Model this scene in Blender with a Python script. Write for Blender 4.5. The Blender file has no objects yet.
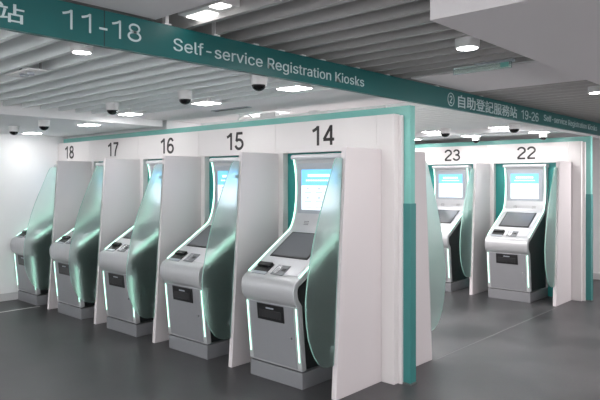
import bpy, bmesh, math, random
from mathutils import Vector, Matrix
random.seed(4)
R = math.radians
S = bpy.context.scene
COL = S.collection

# ------------------------------------------------------------------ camera, world, exposure
CAM_H = 1.6
cd = bpy.data.cameras.new('camera'); cam = bpy.data.objects.new('camera', cd); COL.objects.link(cam)
cd.sensor_width = 36.0
cd.lens = 601.15 / 600 * 36
cd.shift_y = -19.4 / 600
cd.clip_start = 0.05
cam.location = (0, 0, CAM_H)
cam.rotation_euler = (R(90), 0, 0.7416)
S.camera = cam

W = bpy.data.worlds.new('world'); S.world = W; W.use_nodes = True
bg = W.node_tree.nodes['Background']
bg.inputs[0].default_value = (1.0, 0.955, 0.965, 1)
bg.inputs[1].default_value = 1.15
S.view_settings.view_transform = 'Standard'
S.view_settings.look = 'None'
S.view_settings.gamma = 1
S.view_settings.use_curve_mapping = False
S.view_settings.exposure = 1.1
LAMP = 23.0         # ceiling light panels
LED = 1.15           # kiosk edge lighting

HALL_FILL = 7.0         # added fill lights without fixtures, except two at the drum lights, watts
for i, (lx, ly, lz) in enumerate([(-1.755, 3.455, 2.415), (-1.755, .88, 2.415), (-1.755, -1.70, 2.415), (.82, -1.70, 2.415),
                                  (.82, 6.03, 2.29), (-1.755, 6.03, 2.415), (-1.755, 8.6, 2.29), (-4.4, .88, 2.27), (-4.4, -1.70, 2.41), (-6.6, -.4, 2.20), (-3.5, 5.05, 2.28), (-4.65, 5.05, 2.28), (-5.8, 5.05, 2.28), (-3.5, 6.4, 2.28), (-4.9, 6.4, 2.28)]):
    ld = bpy.data.lights.new('hall_fill_light', 'AREA'); ld.shape = 'DISK'; ld.size = .12; ld.energy = HALL_FILL * (2.9 if ly == 5.05 else 1.0 if ly == 6.4 else 2.6 if ly > 8 else .4 if (lx, ly) == (-1.755, 6.03) else 1); ld.color = (1, .965, .955)
    lo = bpy.data.objects.new('hall_fill_light', ld); COL.objects.link(lo); lo.location = (lx, ly, lz)

WASH_FILL = 50.0         # unseen fill lamps added to brighten the white wall behind the visitor
for lx in (-7.0, -5.0, -3.0, -1.0, 1.0, 3.0):
    ld = bpy.data.lights.new('wall_fill_light', 'AREA'); ld.shape = 'DISK'; ld.size = .12; ld.energy = WASH_FILL * (1.1 if lx < -2.5 else .5); ld.color = (.97, 1, 1)
    lo = bpy.data.objects.new('wall_fill_light', ld); COL.objects.link(lo); lo.location = (lx, -2.75, 2.41)

# ------------------------------------------------------------------ materials
def srgb(r, g, b):
    f = lambda c: c / 12.92 if c <= .04045 else ((c + .055) / 1.055) ** 2.4
    return (f(r / 255), f(g / 255), f(b / 255), 1)

def mat(name, col, rough=.5, metal=0, spec=.5, noise=0, nscale=6, bump=0, emit=None, es=0):
    m = bpy.data.materials.new(name); m.use_nodes = True
    nt = m.node_tree; b = nt.nodes['Principled BSDF']
    b.inputs['Base Color'].default_value = col
    b.inputs['Roughness'].default_value = rough
    b.inputs['Metallic'].default_value = metal
    b.inputs['Specular IOR Level'].default_value = spec
    if emit:
        b.inputs['Emission Color'].default_value = emit
        b.inputs['Emission Strength'].default_value = es
    if noise or bump:
        tc = nt.nodes.new('ShaderNodeTexCoord')
        n = nt.nodes.new('ShaderNodeTexNoise'); n.inputs['Scale'].default_value = nscale
        n.inputs['Detail'].default_value = 4
        nt.links.new(tc.outputs['Object'], n.inputs['Vector'])
        if noise:
            mx = nt.nodes.new('ShaderNodeMix'); mx.data_type = 'RGBA'
            mx.inputs['A'].default_value = tuple(c * (1 - noise) for c in col[:3]) + (1,)
            mx.inputs['B'].default_value = tuple(min(1, c * (1 + noise)) for c in col[:3]) + (1,)
            nt.links.new(n.outputs['Fac'], mx.inputs['Factor'])
            nt.links.new(mx.outputs['Result'], b.inputs['Base Color'])
        if bump:
            bp = nt.nodes.new('ShaderNodeBump'); bp.inputs['Strength'].default_value = bump
            bp.inputs['Distance'].default_value = .002
            nt.links.new(n.outputs['Fac'], bp.inputs['Height'])
            nt.links.new(bp.outputs['Normal'], b.inputs['Normal'])
    return m

M = {}
M['white'] = mat('white_laminate', srgb(218, 214, 214), .45, noise=.015, nscale=3)
M['wing'] = mat('divider_laminate', srgb(212, 206, 208), .4, noise=.015, nscale=3)
M['plaster'] = mat('white_paint', srgb(240, 240, 241), .7, noise=.012, nscale=2)
M['ceil_grey'] = mat('ceiling_paint', srgb(238, 234, 236), .75, noise=.012, nscale=2)
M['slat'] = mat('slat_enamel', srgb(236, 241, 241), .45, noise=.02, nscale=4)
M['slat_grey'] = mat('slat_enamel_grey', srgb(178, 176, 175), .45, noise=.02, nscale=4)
M['plenum'] = mat('plenum_grey', srgb(140, 139, 139), .9, noise=.25, nscale=3)
M['teal'] = mat('teal_header', srgb(22, 100, 100), .38, noise=.03, nscale=3)
M['teal_post'] = mat('teal_sleeve', srgb(54, 126, 124), .4, noise=.03, nscale=3)
M['teal_light'] = mat('teal_frame', srgb(118, 184, 176), .35, noise=.02, nscale=3)
M['teal_back'] = mat('teal_backing', srgb(40, 140, 136), .4, noise=.03, nscale=3)
M['letter'] = mat('letter_white', srgb(205, 222, 224), .5)
M['black'] = mat('numeral_black', srgb(44, 40, 42), .5)
M['silver'] = mat('kiosk_silver', srgb(188, 189, 192), .36, metal=.35, noise=.02, nscale=20)
M['silver_door'] = mat('kiosk_door_grey', srgb(150, 151, 155), .4, metal=.35, noise=.02, nscale=20)
M['silver_plinth'] = mat('kiosk_plinth_grey', srgb(140, 141, 145), .42, metal=.35, noise=.02, nscale=20)
M['silver_light'] = mat('kiosk_light_silver', srgb(206, 206, 210), .36, metal=.2)
M['bezel'] = mat('bezel_grey', srgb(164, 170, 178), .4, metal=.2)
M['reader_grey'] = mat('reader_grey', srgb(118, 120, 124), .4, metal=.3)
M['dark'] = mat('black_plastic', srgb(24, 25, 27), .35)
M['outlet_grey'] = mat('outlet_charcoal', srgb(44, 44, 46), .3)
M['side'] = mat('black_side', srgb(22, 25, 26), .5)
M['darkglass'] = mat('dark_touch_glass', srgb(104, 106, 110), .12)
M['chrome'] = mat('chrome', srgb(200, 200, 205), .25, metal=.9)
M['cam_white'] = mat('camera_white', srgb(222, 222, 222), .4)
M['cam_dark'] = mat('camera_dome', srgb(20, 20, 22), .08)
M['led'] = mat('led_strip', srgb(225, 245, 238), .5, emit=(.42, 1.0, .74, 1), es=LED)
M['lamp'] = mat('lamp_diffuser', srgb(245, 245, 245), .5, emit=(1.0, .985, .97, 1), es=LAMP)
M['lamp_dim'] = mat('lamp_diffuser_dim', srgb(245, 245, 245), .5, emit=(1.0, .98, .96, 1), es=2.0)
M['scr_blue'] = mat('screen_blue', srgb(80, 160, 220), .3, emit=srgb(122, 190, 236), es=.52)
M['scr_white'] = mat('screen_white', srgb(225, 232, 242), .3, emit=srgb(222, 232, 246), es=.44)
M['scr_text'] = mat('screen_text', srgb(235, 245, 250), .3, emit=srgb(235, 247, 253), es=.55)
M['scr_icon'] = mat('screen_icon', srgb(150, 165, 185), .3, emit=srgb(150, 168, 190), es=.3)
M['trimline'] = mat('floor_trim', srgb(205, 205, 203), .35, metal=.1)
M['floor_joint'] = mat('floor_joint', srgb(120, 120, 120), .4)
M['base'] = mat('baseboard_white', srgb(205, 205, 206), .45)
M['steel'] = mat('bracket_steel', srgb(120, 120, 120), .4, metal=.6)
M['white_plastic'] = mat('white_plastic', srgb(235, 235, 235), .4)

# floor: dark grey vinyl sheet with faint large mottling
def floor_mat():
    m = bpy.data.materials.new('dark_floor_vinyl'); m.use_nodes = True
    nt = m.node_tree; b = nt.nodes['Principled BSDF']
    tc = nt.nodes.new('ShaderNodeTexCoord')
    n = nt.nodes.new('ShaderNodeTexNoise'); n.inputs['Scale'].default_value = 1.3; n.inputs['Detail'].default_value = 6
    n2 = nt.nodes.new('ShaderNodeTexNoise'); n2.inputs['Scale'].default_value = 60; n2.inputs['Detail'].default_value = 2
    nt.links.new(tc.outputs['Object'], n.inputs['Vector']); nt.links.new(tc.outputs['Object'], n2.inputs['Vector'])
    r = nt.nodes.new('ShaderNodeValToRGB')
    r.color_ramp.elements[0].position = .38; r.color_ramp.elements[0].color = srgb(58, 58, 60)
    r.color_ramp.elements[1].position = .66; r.color_ramp.elements[1].color = srgb(80, 79, 81)
    nt.links.new(n.outputs['Fac'], r.inputs['Fac'])
    mx = nt.nodes.new('ShaderNodeMix'); mx.data_type = 'RGBA'; mx.blend_type = 'OVERLAY'
    mx.inputs['Factor'].default_value = .25
    nt.links.new(r.outputs['Color'], mx.inputs['A']); nt.links.new(n2.outputs['Color'], mx.inputs['B'])
    nt.links.new(mx.outputs['Result'], b.inputs['Base Color'])
    rr = nt.nodes.new('ShaderNodeMapRange'); rr.inputs['To Min'].default_value = .3; rr.inputs['To Max'].default_value = .5
    nt.links.new(n.outputs['Fac'], rr.inputs['Value']); nt.links.new(rr.outputs['Result'], b.inputs['Roughness'])
    b.inputs['Specular IOR Level'].default_value = .45
    return m
M['floor'] = floor_mat()

# frosted green-tinted glass
def glass_mat():
    m = bpy.data.materials.new('frosted_green_glass'); m.use_nodes = True
    nt = m.node_tree; b = nt.nodes['Principled BSDF']; out = nt.nodes['Material Output']
    b.inputs['Base Color'].default_value = (.90, .985, .955, 1)
    b.inputs['Transmission Weight'].default_value = 1
    b.inputs['Roughness'].default_value = .30
    b.inputs['IOR'].default_value = 1.3
    d = nt.nodes.new('ShaderNodeBsdfDiffuse'); d.inputs['Color'].default_value = srgb(185, 222, 215)
    t = nt.nodes.new('ShaderNodeBsdfTranslucent'); t.inputs['Color'].default_value = srgb(185, 222, 215)
    a = nt.nodes.new('ShaderNodeMixShader'); a.inputs[0].default_value = .5
    nt.links.new(d.outputs[0], a.inputs[1]); nt.links.new(t.outputs[0], a.inputs[2])
    mx = nt.nodes.new('ShaderNodeMixShader'); mx.inputs[0].default_value = .05
    nt.links.new(b.outputs[0], mx.inputs[1]); nt.links.new(a.outputs[0], mx.inputs[2])
    nt.links.new(mx.outputs[0], out.inputs['Surface'])
    return m
M['glass'] = glass_mat()
M['glass_edge'] = mat('glass_edge_green', srgb(146, 192, 182), .3)

def clear_mat():
    m = bpy.data.materials.new('clear_acrylic'); m.use_nodes = True
    b = m.node_tree.nodes['Principled BSDF']
    b.inputs['Base Color'].default_value = (.8, .95, .9, 1)
    b.inputs['Transmission Weight'].default_value = .8
    b.inputs['Roughness'].default_value = .15
    b.inputs['IOR'].default_value = 1.4
    return m
M['acrylic'] = clear_mat()

# ------------------------------------------------------------------ mesh helpers
def box(bm, x0, x1, y0, y1, z0, z1, mi=0):
    v = [bm.verts.new(p) for p in ((x0,y0,z0),(x1,y0,z0),(x1,y1,z0),(x0,y1,z0),(x0,y0,z1),(x1,y0,z1),(x1,y1,z1),(x0,y1,z1))]
    for q in ((3,2,1,0),(4,5,6,7),(0,1,5,4),(1,2,6,5),(2,3,7,6),(3,0,4,7)):
        f = bm.faces.new([v[i] for i in q]); f.material_index = mi

def prism_x(bm, poly, x0, x1, mi=0, mi_side=None):
    """poly of (y, z) extruded along x"""
    a = [bm.verts.new((x0, y, z)) for y, z in poly]; b = [bm.verts.new((x1, y, z)) for y, z in poly]
    n = len(poly)
    fs = [bm.faces.new(a), bm.faces.new(b[::-1])]
    for i in range(n):
        f = bm.faces.new((a[i], b[i], b[(i+1) % n], a[(i+1) % n]))
        if mi_side is not None: f.material_index = mi_side
    bmesh.ops.recalc_face_normals(bm, faces=bm.faces)

def cyl(bm, p0, p1, r0, r1=None, n=24):
    r1 = r0 if r1 is None else r1
    p0, p1 = Vector(p0), Vector(p1); d = (p1 - p0).normalized()
    u = d.orthogonal().normalized(); w = d.cross(u)
    a = []; b = []
    for i in range(n):
        t = 2 * math.pi * i / n; o = u * math.cos(t) + w * math.sin(t)
        a.append(bm.verts.new(p0 + o * r0)); b.append(bm.verts.new(p1 + o * r1))
    bm.faces.new(a[::-1]); bm.faces.new(b)
    for i in range(n): bm.faces.new((a[i], a[(i+1) % n], b[(i+1) % n], b[i]))
    bmesh.ops.recalc_face_normals(bm, faces=bm.faces)

def lathe(bm, prof, c=(0, 0, 0), n=28):
    """prof of (r, z), spun about z"""
    rings = []
    for r, z in prof:
        if r < 1e-5: rings.append([bm.verts.new((c[0], c[1], c[2] + z))])
        else: rings.append([bm.verts.new((c[0] + r*math.cos(2*math.pi*i/n), c[1] + r*math.sin(2*math.pi*i/n), c[2] + z)) for i in range(n)])
    for a, b in zip(rings, rings[1:]):
        for i in range(n):
            j = (i + 1) % n
            if len(a) == 1: bm.faces.new((a[0], b[j], b[i]))
            elif len(b) == 1: bm.faces.new((a[i], a[j], b[0]))
            else: bm.faces.new((a[i], a[j], b[j], b[i]))
    bmesh.ops.recalc_face_normals(bm, faces=bm.faces)

def tube(bm, pts, r, n=10):
    pts = [Vector(p) for p in pts]; rings = []
    for i, p in enumerate(pts):
        d = (pts[min(i+1, len(pts)-1)] - pts[max(i-1, 0)]).normalized()
        u = d.cross(Vector((0, 1, .01))).normalized(); w = d.cross(u)
        rings.append([bm.verts.new(p + (u*math.cos(2*math.pi*k/n) + w*math.sin(2*math.pi*k/n))*r) for k in range(n)])
    for a, b in zip(rings, rings[1:]):
        for k in range(n): bm.faces.new((a[k], a[(k+1) % n], b[(k+1) % n], b[k]))
    bm.faces.new(rings[0][::-1]); bm.faces.new(rings[-1])
    bmesh.ops.recalc_face_normals(bm, faces=bm.faces)

def obj(name, bm, m, parent=None, bevel=0, smooth=False, seg=2):
    me = bpy.data.meshes.new(name)
    bm.to_mesh(me); bm.free()
    for k in (m if isinstance(m, (list, tuple)) else (m,)): me.materials.append(M[k])
    o = bpy.data.objects.new(name, me); COL.objects.link(o)
    if parent: o.parent = parent
    if smooth:
        for p in me.polygons: p.use_smooth = True
        try: me.set_sharp_from_angle(angle=R(35))
        except Exception: pass
    if bevel:
        b = o.modifiers.new('bevel', 'BEVEL'); b.width = bevel; b.segments = seg; b.limit_method = 'ANGLE'; b.angle_limit = R(40)
    return o

def boxes(name, lst, m, parent=None, bevel=0):
    bm = bmesh.new()
    for b in lst: box(bm, *b)
    return obj(name, bm, m, parent, bevel)

def tag(o, label, cat, group=None):
    o['label'] = label; o['category'] = cat
    if group: o['group'] = group
    return o

def thing(name, loc, label, cat, group=None, rz=0):
    o = bpy.data.objects.new(name, None); COL.objects.link(o)
    o.empty_display_size = .1
    o.location = loc; o.rotation_euler = (0, 0, rz)
    return tag(o, label, cat, group)

def struct(name, lst, m, bevel=0):
    o = boxes(name, lst, m, None, bevel); o['kind'] = 'structure'
    return o

def copy_tree(o, parent=None, first=True):
    c = o.copy(); COL.objects.link(c)
    if parent: c.parent = parent
    for ch in list(o.children): copy_tree(ch, c, False)
    return c

try:
    FONT = bpy.data.fonts.load(bpy.utils.system_resource('DATAFILES') + '/fonts/Inter.woff2')
except Exception:
    FONT = None
def text_mesh(name, txt, m, parent, origin, width, height, rot, depth=.003, bold=0):
    """lettering fitted into width x height with its lower left corner at origin; rot as euler"""
    cu = bpy.data.curves.new(name, 'FONT'); cu.body = txt; cu.extrude = depth / 2; cu.resolution_u = 4
    cu.offset = bold
    if FONT and txt.isascii(): cu.font = FONT; cu.offset = 0
    t = bpy.data.objects.new(name + '_tmp', cu); COL.objects.link(t)
    bpy.context.view_layer.update()
    dg = bpy.context.evaluated_depsgraph_get()
    me = bpy.data.meshes.new_from_object(t.evaluated_get(dg))
    bpy.data.objects.remove(t); bpy.data.curves.remove(cu)
    xs = [v.co.x for v in me.vertices]; ys = [v.co.y for v in me.vertices]
    x0, x1, y0, y1 = min(xs), max(xs), min(ys), max(ys)
    rm = rot.to_matrix()
    sx = width / (x1 - x0); sy = height / (y1 - y0)
    for v in me.vertices:
        p = Vector(((v.co.x - x0) * sx, (v.co.y - y0) * sy, v.co.z * (1 if True else 1)))
        v.co = rm @ p + Vector(origin)
    me.materials.clear(); me.materials.append(M[m]); me.name = name
    o = bpy.data.objects.new(name, me); COL.objects.link(o); o.parent = parent
    return o
from mathutils import Euler
def arc(cx, cy, rx, ry, a0, a1, n=18):
    return [(cx + rx*math.cos(R(a0 + (a1-a0)*i/n)), cy + ry*math.sin(R(a0 + (a1-a0)*i/n))) for i in range(n + 1)]
DIG = {
 '1': [[(.36, 0), (.36, 1.0)], [(.36, .96), (.27, .86), (.16, .79), (.08, .76)]],
 '2': [arc(.29, .71, .235, .24, 172, -30) + [(.38, .48), (.22, .32), (.08, .14), (.055, .05)], [(.03, .05), (.54, .05)]],
 '3': [arc(.27, .735, .20, .215, 165, -90), arc(.27, .285, .235, .235, 90, -168), [(.2, .52), (.28, .52)]],
 '4': [[(.41, 0), (.41, 1.0)], [(.40, .95), (.045, .29)], [(.02, .285), (.56, .285)]],
 '5': [[(.50, .945), (.155, .945), (.095, .50)], arc(.27, .315, .24, .265, 137, -165)],
 '6': [arc(.285, .305, .225, .255, 0, 360, 32), [(.06, .33)] + arc(.31, .47, .25, .48, 180, 100) + arc(.29, .735, .20, .215, 88, 12)],
 '7': [[(.04, .945), (.53, .945)], [(.51, .93), (.39, .74), (.28, .48), (.22, .22), (.20, 0)]],
 '8': [arc(.285, .74, .185, .21, 0, 360, 32), arc(.285, .285, .225, .235, 0, 360, 32)],
 '9': [arc(.285, .695, .225, .255, 0, 360, 32), [(.51, .67)] + arc(.26, .53, .25, .48, 0, -80) + arc(.28, .265, .20, .215, -92, -168)],
 '-': [[(.06, .36), (.34, .36)]],
}
def numerals(name, txt, m, parent, origin, width, height, rot, depth=.003, t=.155):
    adv = {'-': .44, '1': .62}
    tot = sum(adv.get(c, .66) for c in txt)
    sx = width / (tot - .06); rm = rot.to_matrix(); org = Vector(origin)
    bm = bmesh.new(); x = 0
    for c in txt:
        for ln in DIG[c]:
            pts = [Vector(((px + x)*sx, py*height)) for px, py in ln]
            closed = (pts[0] - pts[-1]).length < 1e-5 and len(pts) > 4
            if closed: pts = pts[:-1]
            n = len(pts); rows = []
            for i, p in enumerate(pts):
                a = pts[i-1] if (i or closed) else p; b = pts[(i+1) % n] if (i < n-1 or closed) else p
                d1 = (p - a).normalized() if (p - a).length else (b - p).normalized()
                d2 = (b - p).normalized() if (b - p).length else d1
                nn = Vector((-(d1 + d2).y, (d1 + d2).x)).normalized()
                k = t*height/2 / max(.5, nn.dot(Vector((-d1.y, d1.x))))
                rows.append([bm.verts.new(rm @ Vector((q.x, q.y, z)) + org) for q, z in ((p + nn*k, 0), (p + nn*k, depth), (p - nn*k, depth), (p - nn*k, 0))])
            for i in range(n if closed else n - 1):
                a, b = rows[i], rows[(i+1) % n]
                for k in range(4): bm.faces.new((a[k], a[(k+1) % 4], b[(k+1) % 4], b[k]))
            if not closed: bm.faces.new(rows[0]); bm.faces.new(rows[-1][::-1])
        x += adv.get(c, .66)
    bmesh.ops.recalc_face_normals(bm, faces=bm.faces)
    return obj(name, bm, m, parent)
FACE_MY = Euler((R(90), 0, 0))            # reads along +x, faces -y
FACE_PX = Euler((R(90), 0, R(90)))        # reads along +y, faces +x

# ------------------------------------------------------------------ room shell
PITCH = 1.146
YA = 3.395                  # front line of kiosks and dividers, near row
YB = 7.823                  # the same, far row
XW = -2.80                  # divider plane at the end of each row
LW = -8.295                 # left wall

struct('floor', [(-8.6, 4.8, -3.7, 10.6, -.1, 0)], 'floor')
struct('wall_left', [(LW - .2, LW, -3.5, 10.6, 0, 2.75)], 'plaster')
struct('baseboard_left', [(LW, LW + .014, -3.5, YA + .55, 0, .10)], 'base', .003)
struct('wall_far', [(LW, 4.5, 10.42, 10.6, 0, 2.75)], 'plaster')
struct('wall_back', [(-8.6, 4.8, -3.7, -3.5, 0, 2.75)], 'plaster')
struct('baseboard_far', [(LW, 4.5, 10.406, 10.42, 0, .10)], 'base', .003)
struct('trim_1', [(-7.62, -7.598, -1.0, YA + .01, 0, .003)], 'trimline')
struct('trim_2', [(-2.735, -2.729, 4.80, YB - .02, 0, .0015)], 'floor_joint')

# slab over everything
struct('ceiling', [(-8.6, 4.8, -3.7, 10.6, 2.75, 2.85)], 'plenum')
# lowered flat ceiling along the left wall
struct('ceiling', [(LW, -5.88, -3.5, 4.06, 2.225, 2.42)], 'plaster')
# slat field over the near row's queue, lower level
HX = -2.79
def slats(x0, x1, ys, z, h=.105, w=.028):
    return [(x0, x1, y, y + w, z, z + h) for y in ys]
ysA = [.18 * k + .30 for k in range(19) if .18 * k + .30 < 3.55]
struct('ceiling', slats(-5.90, HX - .05, ysA, 2.30), 'slat')
# flat ceiling panel over the near row
struct('ceiling', [(-5.87, HX - .05, 3.56, 4.62, 2.30, 2.34)], 'ceil_grey')
struct('ceiling', [(LW, -5.88, 4.12, 4.62, 2.19, 2.34)], 'plaster')
# slat field between the rows, then a flat margin in front of the far row
ysC = [.18 * k + 4.68 for k in range(17)]
struct('ceiling', slats(LW, HX - .05, ysC, 2.30), 'slat')
struct('ceiling', [(LW, HX - .05, 7.74, 10.42, 2.25, 2.33)], 'plaster')
# carriers above the lower slats
struct('ceiling', [(x, x + .03, .2, 3.55, 2.405, 2.44) for x in (-5.2, -4.2, -3.2)], 'steel')
# upper level in front of the header
ysB = [.206 * k + 2.10 for k in range(12) if .206 * k + 2.10 < 4.42]
ysD = [.206 * k + 5.60 for k in range(23)]
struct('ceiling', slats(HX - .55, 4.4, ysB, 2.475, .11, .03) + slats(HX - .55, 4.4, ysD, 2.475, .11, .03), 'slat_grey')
struct('ceiling', [(HX + .005, 4.4, 4.45, 5.53, 2.475, 2.52)], 'ceil_grey')
struct('ceiling', [(HX + .005, 4.4, -3.5, 1.88, 2.475, 2.52)], 'ceil_grey')
# boxed downstand
struct('ceiling', [(-1.355, 4.4, 2.32, 10.42, 2.30, 2.474)], 'ceil_grey')

# ------------------------------------------------------------------ header sign
hd = thing('sign_header', (HX, 0, 2.282), 'long teal overhead sign beam lettered with kiosk numbers 11-18 and 19-26', 'sign')
boxes('beam', [(-.04, 0, -.6, 10.40, 0, .181)], 'teal', hd, .002)
SEAMS = (1.50, 5.0)
boxes('joint_line', [(-.001, .0006, 1.575, 1.579, .0, .181)], 'black', hd)
zr = -2.282
def htext(name, txt, y0, y1, z0, z1, bold=0):
    return text_mesh(name, txt, 'letter', hd, (.0015, y0, z0 + zr), y1 - y0, z1 - z0, FACE_PX, .003, bold)
htext('lettering', '自助登記服務站', .21, 1.176, 2.312, 2.398, .006)
numerals('lettering', '11-18', 'letter', hd, (0, 1.345, 2.334 + zr), .455, .094, FACE_PX, .003, .11)
htext('lettering', 'Self-service Registration Kiosks', 1.998, 3.780, 2.309, 2.400)
htext('lettering', '自助登記服務站', 5.30, 6.685, 2.305, 2.430, .006)
numerals('lettering', '19-26', 'letter', hd, (0, 6.80, 2.312 + zr), .53, .104, FACE_PX, .003, .12)
htext('lettering', 'Self-service Registration Kiosks', 7.497, 9.597, 2.318, 2.418)
# ring with the figure two
bm = bmesh.new()
n = 40; vs = []
for i in range(n):
    t = 2*math.pi*i/n
    vs.append([bm.verts.new((x, 5.16 + r*math.cos(t), 2.368 + zr + r*math.sin(t))) for r, x in ((.064, 0), (.064, .003), (.056, .003), (.056, 0))])
for i in range(n):
    a, b = vs[i], vs[(i+1) % n]
    for k in range(4): bm.faces.new((a[k], a[(k+1) % 4], b[(k+1) % 4], b[k]))
bmesh.ops.recalc_face_normals(bm, faces=bm.faces)
obj('number_ring', bm, 'letter', hd)
numerals('lettering', '2', 'letter', hd, (0, 5.135, 2.333 + zr), .05, .07, FACE_PX, .003, .13)
for y in (1.95, 2.30, 2.62, 2.86, 3.07, 3.28, 3.69, 4.1, 4.9, 5.8):
    boxes('hanger', [(-.035, -.005, y, y + .022, .181, .19 + .10*(y < 2.4)), (-.045, .005, y - .012, y + .034, .181, .188)], 'white_plastic', hd)

# ------------------------------------------------------------------ partitions
def partition(y0, bays, first, label, back=True, x_left=LW):
    """white booth front with alcoves, teal backing, teal beam and end post. bays: list of numbers from the post end leftwards"""
    t = thing('kiosk_partition', (XW, y0, 0), label, 'partition')
    t['kind'] = 'thing'
    yf, yr = .572, .639            # white panels
    xe = .165                      # end of the white panels
    n = len(bays)
    xl = x_left - XW
    # plain end strip
    boxes('end_panel', [(.0, xe, yf, yr + .012, 0, 2.124)], 'white', t, .002)
    for i, num in enumerate(bays):
        b1 = -PITCH * i; b0 = b1 - PITCH
        if i == n - 1: b0 = xl + .002
        o0, o1 = -PITCH * i - 1.046, -PITCH * i - .098
        if o0 < b0 + .02: o0 = b0 + .02
        p = boxes('front_panel', [(b0 + .0015, o0, yf, yr, 0, 1.85), (o1, b1 - .0015, yf, yr, 0, 1.85), (b0 + .0015, b1 - .0015, yf, yr, 1.85, 2.124)], 'white', t, .0015)
        if num:
            cx = -PITCH * i - .565
            numerals('bay_number', num, 'black', p, (cx - .135, yf, 1.905), .27, .17, FACE_MY)
        boxes('backing_board', [(b0 + .001, b1 - .001, yr + .001, yr + .016, 0, 2.10)], 'teal_back', t)
    boxes('end_reveal', [(xe + .001, .199, yr - .012, yr + .015, 0, 2.115)], 'white', t)
    boxes('top_beam', [(xl + .002, .26, yr + .017, yr + .086, 2.085, 2.19)], 'teal_light', t, .002)
    p = boxes('end_post', [(.20, .26, yr + .017, yr + .086, 0, 2.085)], 'teal_light', t, .002)
    boxes('post_sleeve', [(.194, .266, yr + .011, yr + .092, .012, 1.42)], 'teal_post', p, .002)
    boxes('post_shoe', [(.188, .272, yr + .004, yr + .099, 0, .012)], 'steel', p, .001)
    if back:
        boxes('rear_panel', [(xl + .002, xe, yr + .087, yr + .15, 0, 2.124)], 'white', t, .002)
    return t

partition(YA, ['14', '15', '16', '17', '18'], 0, 'long white booth partition with teal frame numbered 14 to 18')
partition(YB, ['22', '23', None, None, None], 0, 'far white booth partition with teal frame numbered 22 and 23')

# ------------------------------------------------------------------ divider panels with frosted glass
GL = [(.115, 1.770), (.060, 1.768), (.034, 1.752), (.012, 1.712), (-.082, 1.496), (-.150, 1.33), (-.202, 1.18), (-.245, 1.02), (-.276, .872), (-.288, .78),
      (-.290, .70), (-.282, .60), (-.262, .495), (-.232, .415), (-.195, .345), (-.152, .292), (-.104, .262), (-.06, .25), (-.014, .247), (.0145, .247)]
def divider(x, y, label, flip=False, group='divider panels'):
    t = thing('divider_panel', (x, y, 0), label, 'divider', None, 0)
    s = -1 if flip else 1
    bm = bmesh.new(); prism_x(bm, [(s*0, 0), (s*.571, 0), (s*.571, 1.85), (s*.12, 1.85)], 0, .045)
    obj('panel', bm, 'wing', t, .003)
    bm = bmesh.new()
    prism_x(bm, [(s*(yy - .0015), z) for yy, z in GL], .004, .015, 0, 1)
    g = obj('glass_screen', bm, ('glass', 'glass_edge'), t)
    for z in (.36, 1.62):
        yy = .12 * z / 1.85
        a, b = sorted((s*(yy - .03), s*(yy + .012)))
        boxes('glass_clip', [(-.004, .003, a, b, z, z + .03)], 'chrome', g)
    return t
for i, lb in enumerate(('white divider panel with frosted glass at the near end beside the teal post', 'white divider panel with frosted glass between kiosks fourteen and fifteen',
                        'white divider panel with frosted glass between kiosks fifteen and sixteen', 'white divider panel with frosted glass between kiosks sixteen and seventeen',
                        'white divider panel with frosted glass between kiosks seventeen and eighteen')):
    divider(XW - PITCH*i, YA, lb)
for i, lb in enumerate(('white divider panel with frosted glass at the end of the far row', 'white divider panel with frosted glass between kiosks twenty-two and twenty-three')):
    divider(XW - PITCH*i, YB, lb)
divider(XW, YA + .639 + .151 + .571, 'white divider panel with frosted glass on the rear of the near partition, behind teal post', True)

# ------------------------------------------------------------------ kiosks
FRONT = [(0, .135), (-.0505, .635), (-.068, .648), (-.086, .672), (-.097, .708), (-.101, .75), (-.098, .782), (-.088, .81), (-.07, .832), (-.045, .8465), (-.021, .8575),
         (.452, 1.160), (.475, 1.180), (.497, 1.215), (.52, 1.272), (.537, 1.34), (.548, 1.42), (.553, 1.50), (.553, 1.58), (.547, 1.66), (.535, 1.73), (.520, 1.79)]
def offset_line(line, d):
    """shift a (y, z) polyline sideways, towards the back of the kiosk for d > 0"""
    out = []
    for i, p in enumerate(line):
        a = line[max(i-1, 0)]; b = line[min(i+1, len(line)-1)]
        ty, tz = b[0]-a[0], b[1]-a[1]; L = math.hypot(ty, tz); ty /= L; tz /= L
        out.append((p[0] + tz*d, p[1] - ty*d))
    return out
def strip_x(bm, line, d0, d1, x0, x1):
    a = offset_line(line, d0); b = offset_line(line, d1)
    prism_x(bm, a + b[::-1], x0, x1)
KW = .585
SL0 = Vector((0, -.021, .8575)); SL1 = Vector((0, .452, 1.160)); SD = (SL1 - SL0).normalized(); SN = Vector((0, -SD.z, SD.y))
def slope_plate(bm, x0, x1, s0, s1, h0, h1):
    """box lying on the sloping console: s along the slope, h above it"""
    v = []
    for h in (h0, h1):
        for x, s in ((x0, s0), (x1, s0), (x1, s1), (x0, s1)):
            p = SL0 + SD*s + SN*h; v.append(bm.verts.new((x, p.y, p.z)))
    for q in ((3,2,1,0),(4,5,6,7),(0,1,5,4),(1,2,6,5),(2,3,7,6),(3,0,4,7)): bm.faces.new([v[i] for i in q])
def fy(z): return -.101 * (z - .135)      # front face lean
def front_plate(bm, x0, x1, z0, z1, d0, d1):
    """box on the leaning front: d out of the face (d1 > d0)"""
    v = []
    for d in (d0, d1):
        for x, z in ((x0, z0), (x1, z0), (x1, z1), (x0, z1)): v.append(bm.verts.new((x, fy(z) - d, z)))
    for q in ((0,3,2,1),(4,5,6,7),(0,1,5,4),(1,2,6,5),(2,3,7,6),(3,0,4,7)): bm.faces.new([v[i] for i in q])
    bmesh.ops.recalc_face_normals(bm, faces=bm.faces)

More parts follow.
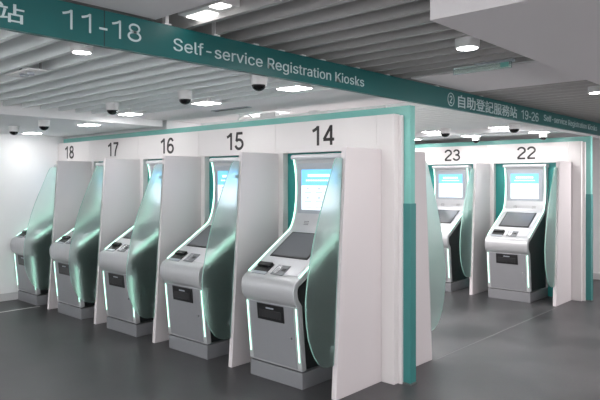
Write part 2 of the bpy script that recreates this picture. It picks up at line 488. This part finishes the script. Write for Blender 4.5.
def make_kiosk(label):
    t = thing('service_kiosk', (0, 0, 0), label, 'kiosk', None)
    boxes('plinth', [(0.002, KW - .002, .002, .62, 0, .125)], 'silver_plinth', t, .003)
    # front skin bent into the S of the machine
    bm = bmesh.new(); strip_x(bm, FRONT, 0, .05, 0, KW)
    obj('body_shell', bm, 'silver', t, .006, True)
    # recessed black sides
    bm = bmesh.new()
    prism_x(bm, offset_line(FRONT, .049) + [(.625, 1.79), (.625, .128)], .022, KW - .022)
    obj('side_panel', bm, 'side', t)
    # narrow back frame
    boxes('back_frame', [(.0, KW, .60, .632, .126, 1.79)], 'silver', t, .003)
    # service door
    bm = bmesh.new(); front_plate(bm, .048, KW - .048, .150, .630, -.002, .004)
    d = obj('service_door', bm, 'silver_door', t, .003)
    bm = bmesh.new(); cyl(bm, (.50, fy(.385) - .003, .385), (.50, fy(.385) - .011, .385), .009)
    obj('lock', bm, 'chrome', d, 0, True)
    # printer outlet
    bm = bmesh.new(); front_plate(bm, .140, .436, .490, .622, .003, .012)
    so = obj('printer_outlet', bm, 'dark', t, .008, seg=3)
    bm = bmesh.new(); front_plate(bm, .165, .409, .515, .575, .011, .016)
    obj('outlet_flap', bm, 'outlet_grey', so, .004)
    bm = bmesh.new(); front_plate(bm, .245, .330, .585, .597, .0115, .0145)
    obj('outlet_lip', bm, 'bezel', so, .002)
    # front light strips
    for x in (.017, KW - .0265):
        bm = bmesh.new(); front_plate(bm, x, x + .0095, .205, .622, -.001, .004)
        obj('front_light', bm, 'led', t)
    # console
    bm = bmesh.new(); slope_plate(bm, .034, KW - .034, .008, .556, -.002, .004)
    obj('console_panel', bm, 'silver_light', t, .003)
    bm = bmesh.new(); slope_plate(bm, .083, .502, .203, .540, .003, .010)
    ts = obj('touchscreen', bm, 'dark', t, .003)
    bm = bmesh.new(); slope_plate(bm, .101, .484, .221, .522, .0095, .0112)
    obj('screen_glass', bm, 'darkglass', ts)
    # passport scanner: dark tray with a raised hood
    bm = bmesh.new(); slope_plate(bm, .056, .222, .004, .104, .003, .009)
    sc = obj('document_scanner', bm, 'dark', t, .003)
    bm = bmesh.new(); slope_plate(bm, .064, .214, .062, .108, .008, .026)
    obj('scanner_hood', bm, 'dark', sc, .006)
    bm = bmesh.new(); slope_plate(bm, .060, .218, -.022, .008, .003, .010)
    obj('scanner_ledge', bm, 'bezel', sc, .002)
    # card reader
    bm = bmesh.new(); slope_plate(bm, .266, .404, -.008, .108, .003, .009)
    fp = obj('card_reader', bm, 'reader_grey', t, .004)
    bm = bmesh.new(); slope_plate(bm, .278, .330, .006, .098, .008, .012)
    obj('reader_plate', bm, 'chrome', fp, .003)
    bm = bmesh.new(); slope_plate(bm, .352, .390, .040, .066, .008, .0125)
    obj('reader_slot', bm, 'dark', fp)
    # side light strips from the console up to the top bar
    ln = FRONT[10:]
    for x in (.004, KW - .016):
        bm = bmesh.new(); strip_x(bm, ln, .004, -.006, x, x + .012)
        obj('edge_light', bm, 'led', t)
    # upper display
    bm = bmesh.new(); box(bm, .040, KW - .040, .530, .566, 1.305, 1.770)
    b = obj('upper_display', bm, 'bezel', t, .006)
    bm = bmesh.new(); box(bm, .095, .490, .5275, .531, 1.345, 1.558); obj('screen_page', bm, 'scr_white', b)
    bm = bmesh.new(); box(bm, .095, .490, .5275, .531, 1.558, 1.697); obj('screen_banner', bm, 'scr_blue', b)
    bm = bmesh.new()
    for k in range(9): box(bm, .170 + .028*k, .192 + .028*k, .5265, .528, 1.632, 1.656)
    for k in range(15): box(bm, .150 + .0195*k, .164 + .0195*k, .5265, .528, 1.595, 1.609)
    obj('banner_text', bm, 'scr_text', b)
    bm = bmesh.new()
    for r_, z in enumerate((1.50, 1.42)):
        for c_ in range(3):
            x = .118 + .128*c_
            box(bm, x + .044, x + .062, .5265, .528, z + .022, z + .040)
            box(bm, x + .012, x + .094, .5265, .528, z - .006, z + .001)
    for c_ in range(3): box(bm, .128 + .128*c_, .215 + .128*c_, .5265, .528, 1.365, 1.370)
    obj('page_icons', bm, 'scr_icon', b)
    # speaker grilles in the neck
    for cx in (.150, .410):
        bm = bmesh.new()
        for i in range(4):
            for j in range(3):
                x = cx + .014*i; z = 1.215 + .013*j
                # follow the curved neck
                for (a, c) in zip(FRONT, FRONT[1:]):
                    if a[1] <= z <= c[1]: y = a[0] + (c[0]-a[0])*(z-a[1])/(c[1]-a[1])
                box(bm, x, x + .006, y - .002, y + .004, z, z + .005)
        obj('speaker_grille', bm, 'dark', t)
    # rounded head bar
    bm = bmesh.new()
    pr = [(.600, 1.783), (.530, 1.783), (.512, 1.786), (.503, 1.795), (.500, 1.806), (.504, 1.818), (.514, 1.827), (.530, 1.830), (.632, 1.830), (.632, 1.783)]
    prism_x(bm, pr, -.012, KW + .012)
    obj('head_bar', bm, 'silver_light', t, .003, True)
    return t
KL = {14: 'grey self-service kiosk under number fourteen, next to the near teal end post', 15: 'grey self-service kiosk under number fifteen, second from the near teal post',
      16: 'grey self-service kiosk under number sixteen, middle of the near row', 17: 'grey self-service kiosk under number seventeen, second from the white side wall',
      18: 'grey self-service kiosk under number eighteen, beside the white side wall', 22: 'grey self-service kiosk under number twenty-two, fully visible in the far row',
      23: 'grey self-service kiosk under number twenty-three, partly hidden in the far row'}
k0 = make_kiosk(KL[14])
k0.location = (XW - .87, YA, 0)
for i, nn in enumerate((15, 16, 17, 18)):
    c = copy_tree(k0); c.location = (XW - .87 - PITCH*(i+1), YA, 0)
    c['label'] = KL[nn]
for i, nn in enumerate((22, 23)):
    c = copy_tree(k0); c.location = (XW - .87 - PITCH*i, YB, 0)
    c['label'] = KL[nn]

# ------------------------------------------------------------------ ceiling lights
def panel_light(x, y, z, label):
    t = thing('ceiling_light', (x, y, z), label, 'ceiling light')
    boxes('frame', [(-.115, .115, -.085, .085, -.010, .03)], 'white_plastic', t, .003)
    for s in (-1, 1):
        boxes('diffuser', [(-.105, .105, s*.042 - .034, s*.042 + .034, -.0125, -.009)], 'lamp', t)
    return t
panel_light(-5.53, 3.42, 2.30, 'square ceiling light below the end of the slats, over number sixteen')
panel_light(-4.25, 3.40, 2.30, 'square ceiling light below the slats, over number fifteen')
panel_light(-3.08, 3.30, 2.30, 'square ceiling light above number 14, close under the sign beam')
panel_light(-6.22, 3.33, 2.225, 'ceiling light in the flat white ceiling above number 17')
panel_light(-7.86, 3.42, 2.225, 'ceiling light in the flat white ceiling beside the left wall')
panel_light(-4.40, 7.57, 2.30, 'ceiling light beside the dome camera in front of number 23')
panel_light(-3.39, 7.54, 2.30, 'ceiling light between the two rows, left of the camera before number 22')
panel_light(-5.05, 8.12, 2.25, 'ceiling light over the far partition, close to the teal end post')
panel_light(-4.03, 8.05, 2.25, 'ceiling light over the far partition, right of number 23')
panel_light(-3.05, 8.02, 2.25, 'ceiling light over the far partition, above number 22')

def drum_light(x, y, z, zc, r, label):
    t = thing('drum_downlight', (x, y, z), label, 'ceiling light')
    bm = bmesh.new(); lathe(bm, [(0, zc - z), (r, zc - z), (r, .004), (r - .006, 0), (r - .012, 0), (r - .012, .012), (0, .012)])
    obj('drum', bm, 'cam_white', t, 0, True)
    bm = bmesh.new(); lathe(bm, [(0, .0115), (r - .013, .0115), (r - .013, .003), (0, .001)])
    obj('diffuser', bm, 'lamp', t, 0, True)
    return t
drum_light(-1.755, 3.455, 2.42, 2.48, .075, 'round drum ceiling light beside the big white downstand')
drum_light(-1.755, 6.03, 2.42, 2.48, .075, 'round drum ceiling light farther along, at the right edge')
drum_light(-3.02, 1.575, 2.28, 2.33, .058, 'round ceiling light in the slats below the number 11-18')

# bright opening in the slats above the sign
t = thing('recessed_panel_light', (-2.53, 2.02, 2.50), 'white rectangular light recessed above the words Self-service', 'ceiling light')
boxes('tray', [(-.18, .18, -.05, .09, .004, .05)], 'white_plastic', t)
boxes('diffuser', [(-.17, .01, .0, .08, -.001, .004), (.08, .17, -.04, .03, -.001, .004)], 'lamp_dim', t)

# ------------------------------------------------------------------ dome cameras
def dome(x, y, z, r, label):
    t = thing('dome_camera', (x, y, z), label, 'security camera')
    bm = bmesh.new(); lathe(bm, [(0, 0), (r, 0), (r, -.012), (r*.93, -.018), (r*.9, -.055), (r*.8, -.066), (0, -.066)])
    obj('housing', bm, 'cam_white', t, 0, True)
    bm = bmesh.new()
    lathe(bm, [(r*.80*math.cos(a), -.062 - r*.72*math.sin(a)) for a in [R(k*10) for k in range(0, 9)]] + [(0, -.062 - r*.72)])
    obj('dome', bm, 'cam_dark', t, 0, True)
    return t
dome(-4.92, 2.86, 2.30, .061, 'dome security camera on the slats in front of number seventeen')
dome(-3.84, 2.86, 2.30, .061, 'dome security camera on the slats below the word Self-service')
dome(-2.90, 2.76, 2.30, .061, 'dome security camera close under the sign beam by the word Registration')
dome(-6.16, 2.80, 2.225, .061, 'dome security camera on the flat white ceiling nearer the slats')
dome(-7.06, 2.86, 2.225, .061, 'dome security camera on the flat white ceiling at the left edge')
dome(-4.03, 7.30, 2.30, .075, 'dome security camera between the rows, in front of number 23')
dome(-3.06, 7.25, 2.30, .075, 'dome security camera under the sign beam numbers 19-26')
dome(-4.04, 8.22, 2.25, .06, 'small dome camera close to the far partition, right of number 23')
dome(-3.06, 8.20, 2.25, .06, 'small dome camera close to the far partition, above number 22')

# ------------------------------------------------------------------ ceiling fittings
t = thing('ceiling_sensor', (-3.86, 1.64, 2.29), 'flat white ceiling fitting with two round ports in the slats at left', 'ceiling fitting')
boxes('plate', [(-.17, .17, -.06, .06, -.012, .0)], 'white_plastic', t, .003)
for x, r in ((-.03, .03), (.07, .024)):
    bm = bmesh.new(); cyl(bm, (x, 0, -.011), (x, 0, -.026), r, r*.8); obj('port', bm, 'bezel', t, 0, True)
boxes('hanger_rod', [(.14, .152, .02, .032, 0, .14), (-.152, -.14, .02, .032, 0, .14)], 'steel', t)

t = thing('hanging_sign_plate', (-2.02, 4.22, 2.475), 'clear acrylic plate with green edge hung under the slats beside the downstand', 'sign')
boxes('acrylic_plate', [(-.24, .22, -.006, .006, -.06, -.012)], 'acrylic', t)
boxes('mount_rail', [(-.06, .24, -.018, .018, -.016, 0)], 'bezel', t, .002)
boxes('indicator', [(.14, .20, -.012, .012, -.05, -.016)], 'teal_light', t, .002)

# conduit and boxes lying along the top of the near partition
def jbox(x, y, z, sx, sy, sz, label):
    return tag(boxes('junction_box', [(x - sx, x + sx, y - sy, y + sy, z, z + sz)], 'white_plastic', None, .003), label, 'junction box', None)
ZT = 2.191
t = thing('cable_conduit', (-3.9, 4.09, ZT), 'white cable conduit run along the partition top between 14 and 15', 'conduit')
bm = bmesh.new(); tube(bm, [(-.55, 0, .012), (0, 0, .012), (.65, 0, .012), (1.1, 0, .012)], .012); obj('pipe', bm, 'white_plastic', t, 0, True)
bm = bmesh.new(); tube(bm, [(-.62 + .11*math.cos(a), .02, .013 + .06*math.sin(a)) for a in [R(k*15) for k in range(0, 13)]], .009); obj('cable_loop', bm, 'white_plastic', t, 0, True)
for x in (-.1, .5, .9): boxes('saddle', [(x, x + .025, -.018, .018, .0, .028)], 'white_plastic', t)
jbox(-4.22, 4.16, ZT, .11, .03, .075, 'larger white junction box on the partition top by number 15')
jbox(-3.62, 4.15, ZT, .05, .025, .05, 'small white junction box on the partition top by number 14')
t = thing('air_diffuser', (-4.45, 3.86, 2.30), 'dark slotted air diffuser in the ceiling above number 15', 'air vent')
boxes('vent_frame', [(-.26, .26, -.035, .035, -.008, 0)], 'bezel', t, .002)
boxes('slot', [(-.24, .24, -.024, -.006, -.0095, -.007), (-.24, .24, .006, .024, -.0095, -.007)], 'dark', t)
t = thing('trough_light', (-4.45, 4.32, 2.296), 'bright light trough in the ceiling behind the partition top by number 15', 'ceiling light')
boxes('frame', [(-.30, .30, -.09, .09, -.012, .003)], 'white_plastic', t, .003)
boxes('diffuser', [(-.28, .28, -.075, .075, -.0145, -.011)], 'lamp_dim', t)
